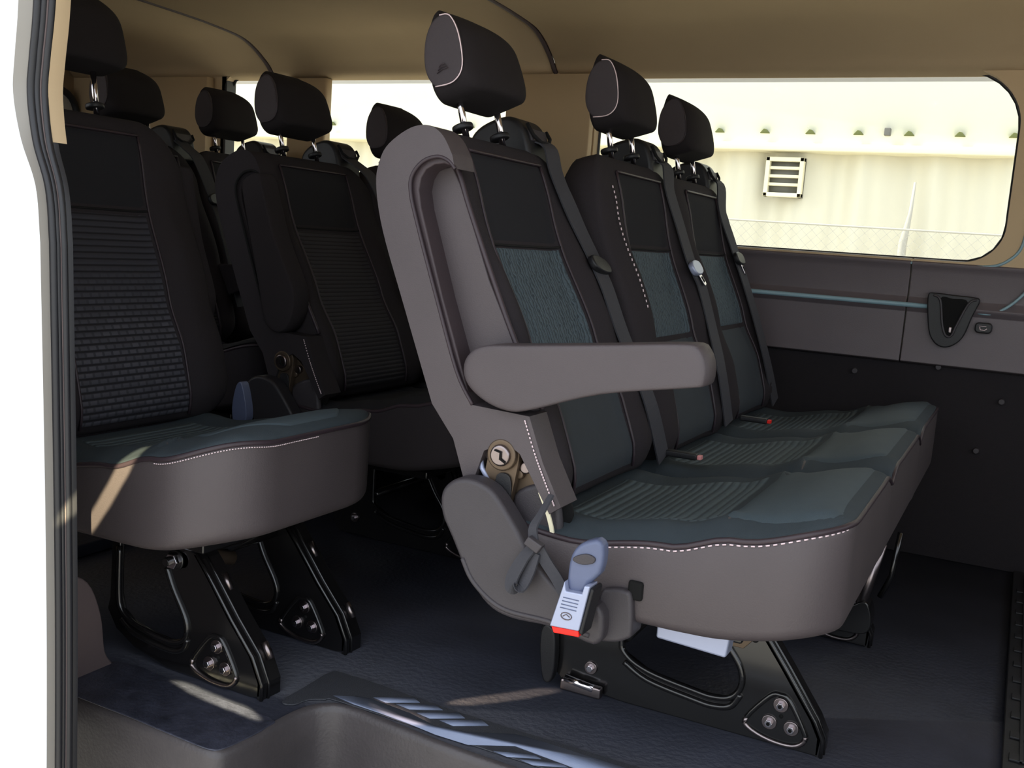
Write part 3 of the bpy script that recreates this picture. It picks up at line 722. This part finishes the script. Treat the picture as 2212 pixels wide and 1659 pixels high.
# far wall: panel stack, extruded along x
struct(prism('wall_far', [(1.415, .0), (1.45, 0), (1.47, .536), (1.42, .536)], -3.0, 2.3, M['lower_panel'], None, 'yzx', .003, 2))
prof = [(YW + .012, .530), (YW - .004, .536), (YW, .56), (YW + .006, .672), (YW - .006, .684), (YW - .008, .692), (YW + .004, .702), (YW + .012, .712), (YW + .008, .780), (YW - .004, .796), (YW - .006, .806), (YW + .012, .815), (YW + .06, .818), (YW + .07, .53)]
struct(prism('trim_4', prof, -3.0, .2535, M['upper_panel'], None, 'yzx', .002, 2))
struct(prism('trim_5', prof, .2565, 1.9, M['upper_panel'], None, 'yzx', .002, 2))
tube('trim_6', [(-3, YW - .006, .690), (.32, YW - .006, .690)], .0065, M['ledge'])['kind'] = 'structure'
tube('trim_6', smooth_poly([(.435, YW - .001, .684), (.465, YW - .001, .684), (.500, YW - .001, .703), (.537, YW - .001, .743), (.57, YW - .001, .80)], 4, False), .004, M['ledge'])['kind'] = 'structure'
tube('trim_7', [(-3, YW - .001, .803)] + smooth_poly([(.40, YW - .001, .803), (.462, YW - .001, .810), (.50, YW - .001, .835), (.518, YW - .001, .868), (.525, YW - .001, .93)], 4, False), .004, M['ledge'])['kind'] = 'structure'

# window wall with openings: three rounded windows
def window_wall():
    bm = bmesh.new(); z0, z1 = .812, 1.34
    x_a, x_b = -3.0, 1.9
    outer = [(x_a, z0 - .01), (x_b, z0 - .01), (x_b, z1), (x_a, z1)]
    holes = [rrect(-.705, .475, .814, 1.314, [.15, .10, .05, .10], 12), rrect(-2.20, -1.0, .814, 1.314, [.05, .05, .05, .05], 10)]
    holes.append(rrect(.62, 1.6, .85, 1.29, .08, 8))
    edges = []
    def loop(pts):
        vs = [bm.verts.new((a, YW, b)) for a, b in pts]
        return [bm.edges.new((vs[i], vs[(i + 1) % len(vs)])) for i in range(len(vs))], vs
    for pts in [outer] + holes:
        e, vs = loop(pts); edges += e
    bmesh.ops.triangle_fill(bm, edges=edges, use_beauty=True)
    r = bmesh.ops.extrude_face_region(bm, geom=list(bm.faces))
    for v in r['geom']:
        if isinstance(v, bmesh.types.BMVert): v.co.y += .05
    bmesh.ops.recalc_face_normals(bm, faces=bm.faces)
    me = bpy.data.meshes.new('wall_far'); bm.to_mesh(me); bm.free(); me.materials.append(M['pillar_trim'])
    o = bpy.data.objects.new('wall_far', me); COL.objects.link(o); struct(o); return holes
HOLES = window_wall()
for i, hp in enumerate(HOLES[:2]):
    w = struct(mesh_obj('window_%d' % (i + 1), [(a, YW + .047, b) for a, b in hp], [tuple(range(len(hp)))], M['glass'], smooth=False))
    # black rubber gasket
    t = tube('window_seal', [(a, YW + .04, b) for a, b in resample(hp, 90)], .006, M['rubber'], w, closed=True)
prism('window_divider', [(-2.215, .82), (-2.19, .82), (-2.19, 1.31), (-2.215, 1.31)], YW + .0, YW + .05, M['rubber'], None, 'xzy', .002)['kind'] = 'structure'
bpy.data.objects['window_divider'].name = 'trim_8'
# rounded pillar covers
for i, (a, b) in enumerate(((-1.0, -.70), (-2.62, -2.24))):
    struct(prism('trim_9', rrect(a + .005, b - .005, YW - .045, YW + .01, [.03, .03, .004, .004], 6), .815, 1.30, M['pillar_trim'], None, 'xyz', 0))
struct(prism('trim_10', rrect(-1.905, -1.735, YW + .0, YW + .04, .01, 5), .815, 1.30, M['pillar_trim'], None, 'xyz', 0))

# headliner: profile across the van, extruded along x in three pieces separated by seams
hl = [(1.45, 1.300), (1.396, 1.309), (1.365, 1.335), (1.337, 1.355), (1.281, 1.386), (1.212, 1.408), (1.10, 1.418), (.95, 1.424), (.6, 1.428), (.2, 1.428), (-.2, 1.424), (-.45, 1.41), (-.56, 1.385), (-.60, 1.36)]
hs = smooth_poly(hl, 4, False)
def liner(name, x0, x1, m):
    V, F = [], []; xs = [x0, x0 + .008, x1 - .008, x1]
    for i, xx in enumerate(xs):
        up = .006 if i in (0, 3) else 0
        for (yy, zz) in hs: V.append((xx, yy + (up if yy > 1.2 else 0), zz + up))
    n = len(hs)
    for i in range(3):
        for j in range(n - 1): F.append((i * n + j, (i + 1) * n + j, (i + 1) * n + j + 1, i * n + j + 1))
    o = mesh_obj(name, V, F, m); struct(o)
    return o
liner('ceiling', -3.0, -1.975, M['headliner']); liner('ceiling', -1.965, -.857, M['headliner']); liner('ceiling', -.845, 2.3, M['headliner'])
for xx in (-1.97, -.851):
    tube('trim_11', [(xx, yy, zz + .004) for yy, zz in hs], .007, M['pink_trim'])['kind'] = 'structure'
# outer roof skin blocks daylight
struct(prism('ceiling', [(y_, z_ + .06) for y_, z_ in hl] + [(-.66, 1.37), (-.66, 1.50), (1.52, 1.50), (1.52, 1.30)], -3.1, 2.3, M['body'], None, 'yzx', 0))
struct(box('floor', (-3.0, -.5, 0), (-1.30, 1.41, .03), M['floor'], None, .004))
struct(box('wall_rear', (-3.05, -.7, -.1), (-3.0, 1.5, 1.5), M['pillar_trim'], None, 0))
rw = struct(prism('window_3', rrect(.95, 1.385, .80, 1.25, [.09, .09, .05, .05], 8), -2.99, -2.97, M['concrete'], None, 'yzx', .002))
tube('window_seal', [(-2.965, a, b) for a, b in resample(rrect(.95, 1.385, .80, 1.25, [.09, .09, .05, .05], 8), 70)], .014, M['rubber'], rw, closed=True)
# near rear quarter of the body behind the door opening, rear part of the near wall
struct(box('wall_near', (-3.05, -.60, -.1), (-.86, -.56, .86), M['lower_panel'], None, 0))
struct(box('wall_near', (-3.05, -.60, 1.28), (-.86, -.56, 1.42), M['pillar_trim'], None, 0))
for xx in (-3.0, -1.9, -.95): struct(box('trim_13', (xx, -.60, .86), (xx + .09, -.56, 1.28), M['pillar_trim'], None, 0))
struct(box('wall_front', (2.3, -.7, -.3), (2.35, 1.5, .75), M['lower_panel'], None, 0))
struct(box('wall_near', (1.25, -.62, -.3), (2.3, -.58, .75), M['upper_panel'], None, 0))

# ------------------------------------------------------------------ door opening frame at the left
CZ = [(1.45, -.690), (1.20, -.688), (1.055, -.693), (.985, -.700), (.936, -.703), (.875, -.687), (.815, -.658), (.75, -.649), (.692, -.646), (.372, -.634), (.10, -.628), (-.35, -.626)]
CZs = smooth_poly(CZ, 5, False)
def strip(name, o0, o1, m, parent=None, w0=None, w1=None, zr=(-9, 9), kind=True):
    """surface between two offsets (dx,y) of the opening curve; w = extra dx as function of z"""
    V, F = [], []
    rows = [p for p in CZs if zr[0] <= p[0] <= zr[1]]
    for z, xc in rows:
        a = o0[0] + (w0(z) if w0 else 0); b = o1[0] + (w1(z) if w1 else 0)
        V.append((xc + a, o0[1], z)); V.append((xc + (a + b) / 2 + .001, (o0[1] + o1[1]) / 2, z)); V.append((xc + b, o1[1], z))
    for i in range(len(rows) - 1):
        for k in (0, 1): F.append((i * 3 + k, i * 3 + 3 + k, i * 3 + 4 + k, i * 3 + 1 + k))
    o = mesh_obj(name, V, F, m, parent)
    if kind: struct(o)
    return o
fr = struct(empty('door_1', (0, 0, 0)))
def chi(z): return lerp_tab([(-.35, 0), (.80, 0), (.95, .010), (1.1, .012)], z)
strip('body_panel', (-.60, -.70), (-.012, -.640), M['body'], fr, kind=False)
strip('body_panel_edge', (-.012, -.640), (.000, -.620), M['body'], fr, kind=False)
strip('jamb', (.000, -.620), (.001, -.604), M['jamb'], fr, w1=chi, kind=False)
def seal(name, dx, y, r, m, w=1.0):
    return tube(name, [(xc + dx + chi(z) * w, y, z) for z, xc in CZs], r, m, fr, n=10)
seal('rubber_seal', .003, -.602, .0055, M['rubber'], 1.0)
seal('rubber_seal', .004, -.596, .0050, M['rubber'], 1.3)
seal('seal_lip', .0075, -.5935, .0016, M['pink_trim'], 1.4)  # lip toned mauve to carry the highlight on the rubber
seal('rubber_seal', .007, -.588, .0055, M['rubber'], 1.5)
strip('inner_jamb', (.006, -.588), (.011, -.576), M['rubber'], fr, w0=lambda z: 1.6 * chi(z), w1=lambda z: 1.6 * chi(z), kind=False)
strip('pillar_cover', (.008, -.586), (.012, -.562), M['pillar_trim'], fr, w0=lambda z: 1.9 * chi(z), w1=lambda z: 1.5 * chi(z), zr=(.868, 1.46), kind=False)
# lower quarter trim beside the step
struct(prism('trim_12', smooth_poly([(-.55, -.05), (-.55, .30), (-.505, .24), (-.455, .20), (-.40, .165), (-.372, .10), (-.362, .03), (-.345, -.01), (-.42, -.03)], 4), -.875, -.80, M['pink_trim'], None, 'yzx', .010, 3))

# ------------------------------------------------------------------ wall fittings
poc = tag(empty('wall_pocket', (.37, 1.39, .66)), 'black V-shaped moulded recess in the side panel under the window', 'recess')
prism('pocket_body', smooth_poly([(-.062, .062), (-.058, .010), (-.046, -.045), (-.022, -.072), (.008, -.072), (.036, -.045), (.052, .010), (.066, .055), (.050, .064), (.0, .066), (-.045, .068)], 4), -.008, .02, M['black_plastic'], poc, 'xzy', .010, 4)
prism('pocket_throat', smooth_poly([(-.030, .054), (-.014, -.018), (-.004, -.040), (.008, -.040), (.016, -.018), (.038, .050), (.0, .056)], 4), -.0095, -.004, M['hole'], poc, 'xzy', .002, 2)
tube('pocket_rim', smooth_poly([(-.048, -.011, .062), (-.030, -.012, .050), (-.018, -.012, -.012), (-.006, -.012, -.042), (.008, -.012, -.042), (.018, -.012, -.012), (.040, -.012, .046), (.058, -.011, .058)], 5, False), .0032, M['grey_plastic'], poc)
box('pocket_tongue', (-.002, -.014, -.036), (.008, -.008, -.018), M['steel'], poc, .003)
sw = tag(prism('rocker_switch', rrect(.432, .474, .632, .660, .010, 5), 1.382, 1.405, M['black_plastic'], None, 'xzy', .004, 3), 'small black oval switch with a pale mark beside the V-shaped recess', 'switch')
tube('switch_mark', [(.444, 1.3805, .648), (.446, 1.3805, .641), (.456, 1.3805, .640), (.462, 1.3805, .645)], .0012, M['stitch'], sw, n=6)
box('switch_mark', (.442, 1.3802, .650), (.460, 1.3808, .6515), M['stitch'], sw, 0)
FP = [((.140, .492), 'small round fastener on dark panel left of the others, above the far cushion'), ((.520, .455), 'small round fastener on dark panel at the right edge of the photo'),
      ((.475, .315), 'square-headed fastener low on the dark panel'), ((.355, .528), 'fastener tucked just under the panel seam')]
for (x_, z_), lb in FP:
    tag(disc('panel_fastener', (x_, 1.405, z_), .008, .016, M['grey_plastic'], None, 'y', 14, .002), lb, 'fastener', 'panel fasteners')

# grab hook on the ceiling edge
tag(prism('ceiling_clip', smooth_poly([(-1.50, .55), (-1.44, .53), (-1.42, .58), (-1.48, .60)], 4), 1.415, 1.432, M['pink_trim'], None, 'xyz', .003, 2), 'small brown clip on the headliner at the top edge of the photo', 'clip')

# ------------------------------------------------------------------ outside
tag(struct(box('ground', (-30, -20, -.95), (30, 30, -.75), M['concrete'], None, 0)))
bld = tag(empty('warehouse', (0, 6, 0)), 'pale sunlit warehouse wall outside the windows', 'building')
# corrugated wall, gutter and white upper cladding
V, F = [], []; n = 400
for i in range(n + 1):
    xx = -14 + 22 * i / n; yy = .035 * math.sin(xx * 14)
    V += [(xx, yy, -.9), (xx, yy, 1.56)]
for i in range(n): F.append((i * 2, i * 2 + 2, i * 2 + 3, i * 2 + 1))
mesh_obj('corrugated_wall', V, F, M['ext_wall'], bld)
box('gutter', (-14, -.16, 1.545), (8, .10, 1.60), M['vent'], bld, .01)
box('upper_cladding', (-14, -.10, 1.60), (8, 1.0, 5.2), M['ext_white'], bld, 0)
for i, x_ in enumerate((-5.1, -4.4, -3.7, -2.9, -2.25, -1.61, -1.28, -.96, -.635, -.306, .011, .337)):
    prism('roof_bracket', [(x_ - .035, 1.668), (x_ + .035, 1.668), (x_ + .012, 1.695), (x_ - .008, 1.70)], -.13, -.10, M['leaf'], bld, 'xzy', .004, 2)
box('junction_box', (-.465, -.15, 1.665), (-.425, -.10, 1.715), M['vent_dark'], bld, .004)
vt = tag(empty('vent_grille', (-1.115, 5.93, 1.365)), 'cream louvred vent on the outside wall seen through the window', 'vent')
W2, H2 = .135, .140
box('vent_back', (-W2, 0, -H2), (W2, .03, H2), M['vent_dark'], vt, 0)
for a, b in (((-W2, -H2), (-W2 + .03, H2)), ((W2 - .03, -H2), (W2, H2)), ((-W2, -H2), (W2, -H2 + .03)), ((-W2, H2 - .03), (W2, H2))):
    box('vent_frame', (a[0], -.05, a[1]), (b[0], .01, b[1]), M['vent'], vt, .004)
for k in range(3): box('louvre', (-W2 + .02, -.035, -.062 + k * .058), (W2 - .02, .005, -.040 + k * .058), M['vent'], vt, .004)
st = tag(tube('pole', [(-.25, 5.86, -.75), (-.26, 5.86, .95), (-.235, 5.86, 1.15), (-.228, 5.86, 1.36)], [.03, .028, .014, .008], M['concrete']), 'thin leaning stake against the outside wall', 'stake')
fn = empty('chainlink_fence', (0, 5.7, 0)); tag(fn, 'faint chain-link fence in front of the outside wall', 'fence')
Vf, Ff = [], []
def bar(a, b, w=.004):
    i = len(Vf); d = (Vector(b) - Vector(a)).normalized(); s = Vector((d.z, 0, -d.x)) * w
    for p in (a, b): Vf.append(Vector(p) + s); Vf.append(Vector(p) - s)
    Ff.append((i, i + 1, i + 3, i + 2))
for k in range(-120, 90):
    x_ = k * .07
    for s in (-1, 1):
        bar((x_, 0, -.75), (x_ + s * 1.80, 0, 1.05), .0010)
mesh_obj('wire_mesh', Vf, Ff, M['concrete'], fn, smooth=False)
tube('top_rail', [(-8.5, 0, 1.06), (6.3, 0, 1.02)], .007, M['concrete'], fn)

# ------------------------------------------------------------------ light
w = bpy.data.worlds.new('sky'); bpy.context.scene.world = w; w.use_nodes = True
nt = w.node_tree; bg = nt.nodes['Background']
sky = nt.nodes.new('ShaderNodeTexSky'); sky.sky_type = 'NISHITA'; sky.sun_disc = False; sky.sun_elevation = R(55); sky.sun_rotation = R(200)
mx = nt.nodes.new('ShaderNodeMix'); mx.data_type = 'RGBA'; mx.inputs[0].default_value = .75
mx.inputs[7].default_value = (.92, .96, 1.0, 1)
sc_ = nt.nodes.new('ShaderNodeVectorMath'); sc_.operation = 'SCALE'; sc_.inputs['Scale'].default_value = .12
nt.links.new(sky.outputs[0], sc_.inputs[0]); nt.links.new(sc_.outputs[0], mx.inputs[6]); nt.links.new(mx.outputs[2], bg.inputs[0])
bg.inputs[1].default_value = 2.2
def sun(name, el, az, e, ang, col):
    l = bpy.data.lights.new(name, 'SUN'); l.energy = e; l.angle = R(ang); l.color = col
    o = bpy.data.objects.new(name, l); COL.objects.link(o)
    d = -Vector((math.cos(R(el)) * math.cos(R(az)), math.cos(R(el)) * math.sin(R(az)), math.sin(R(el))))
    o.rotation_euler = d.to_track_quat('-Z', 'Y').to_euler(); return o
sun('sun', 50, -170, 5, 1.0, (1, .93, .80))
def slit(name, pos, target, along, hl, hw, col, watts):
    # added spot lamp masked to a narrow slot, imitating a streak of sun
    l = bpy.data.lights.new(name, 'SPOT'); l.energy = watts; l.color = col; l.spot_size = R(70); l.spot_blend = .2; l.shadow_soft_size = .004
    l.use_nodes = True; nt = l.node_tree; em = nt.nodes['Emission']
    tc = nt.nodes.new('ShaderNodeTexCoord'); sp = nt.nodes.new('ShaderNodeSeparateXYZ'); nt.links.new(tc.outputs['Normal'], sp.inputs[0])
    def m(op, a, b=None, c=None):
        n = nt.nodes.new('ShaderNodeMath'); n.operation = op
        for i, q in enumerate((a, b, c)):
            if q is None: continue
            if isinstance(q, (int, float)): n.inputs[i].default_value = q
            else: nt.links.new(q, n.inputs[i])
        return n.outputs[0]
    u = m('DIVIDE', sp.outputs['X'], sp.outputs['Z']); v = m('DIVIDE', sp.outputs['Y'], sp.outputs['Z'])
    nz = nt.nodes.new('ShaderNodeTexNoise'); nz.inputs['Scale'].default_value = 18; nt.links.new(tc.outputs['Normal'], nz.inputs['Vector'])
    v2 = m('ADD', v, m('MULTIPLY', m('SUBTRACT', nz.outputs[0], .5), hw * 1.6))
    r = m('ADD', m('POWER', m('DIVIDE', m('ABSOLUTE', u), hl), 2.5), m('POWER', m('DIVIDE', m('ABSOLUTE', v2), hw), 2.0))
    k = m('MINIMUM', 1.0, m('MAXIMUM', 0.0, m('MULTIPLY', m('SUBTRACT', 1.0, r), 2.5)))
    nt.links.new(k, em.inputs['Strength'])
    o = bpy.data.objects.new(name, l); COL.objects.link(o); o.location = pos
    z = (Vector(pos) - Vector(target)).normalized(); x = Vector(along); x = (x - z * x.dot(z)).normalized(); y = z.cross(x)
    mt = Matrix(((x.x, y.x, z.x, 0), (x.y, y.y, z.y, 0), (x.z, y.z, z.z, 0), (0, 0, 0, 1))); mt.translation = pos
    o.matrix_world = mt
SC = (1, .88, .55)
slit('sun_streak_spot', (-.30, -1.55, 1.15), (-.56, -.348, .003), (.25, -.03, 0), .066, .0062, SC, 1100)
slit('sun_streak_spot', (.30, -1.55, 1.20), (-.175, -.055, .0), (.14, .16, 0), .052, .006, (1, .75, .5), 380)
slit('sun_streak_spot', (.10, -1.55, 1.20), (-.29, -.212, .0), (.12, -.02, 0), .034, .008, (1, .72, .55), 350)
slit('sun_streak_spot', (.35, -1.60, 1.00), (-.715, -.435, .345), (.10, 0, .14), .060, .008, SC, 900)

# ------------------------------------------------------------------ camera
cam = bpy.data.cameras.new('camera'); co = bpy.data.objects.new('camera', cam); COL.objects.link(co)
fw = Vector((-0.4402666, 0.88684598, -0.14024813)); rt = Vector((0.88887447, 0.45255899, 0.07136195)); up = Vector((-0.12675761, 0.0932447, 0.98754136))
# columns: right, up, -forward
right = rt.normalized(); fwn = fw.normalized()
right = (right - fwn * right.dot(fwn)).normalized(); upv = right.cross(fwn)
mt = Matrix(((right.x, upv.x, -fwn.x, 0), (right.y, upv.y, -fwn.y, 0), (right.z, upv.z, -fwn.z, 0), (0, 0, 0, 1)))
mt.translation = (0.5493603, -1.57010062, 0.78833372)
co.matrix_world = mt
cam.sensor_fit = 'HORIZONTAL'; cam.sensor_width = 36; cam.lens = 36 * 2200.356 / 2212
cam.clip_start = .02
bpy.context.scene.camera = co
vs = bpy.context.scene.view_settings; vs.view_transform = 'Standard'; vs.look = 'None'; vs.exposure = .08; vs.gamma = .91
bpy.context.scene.cycles.max_bounces = 8
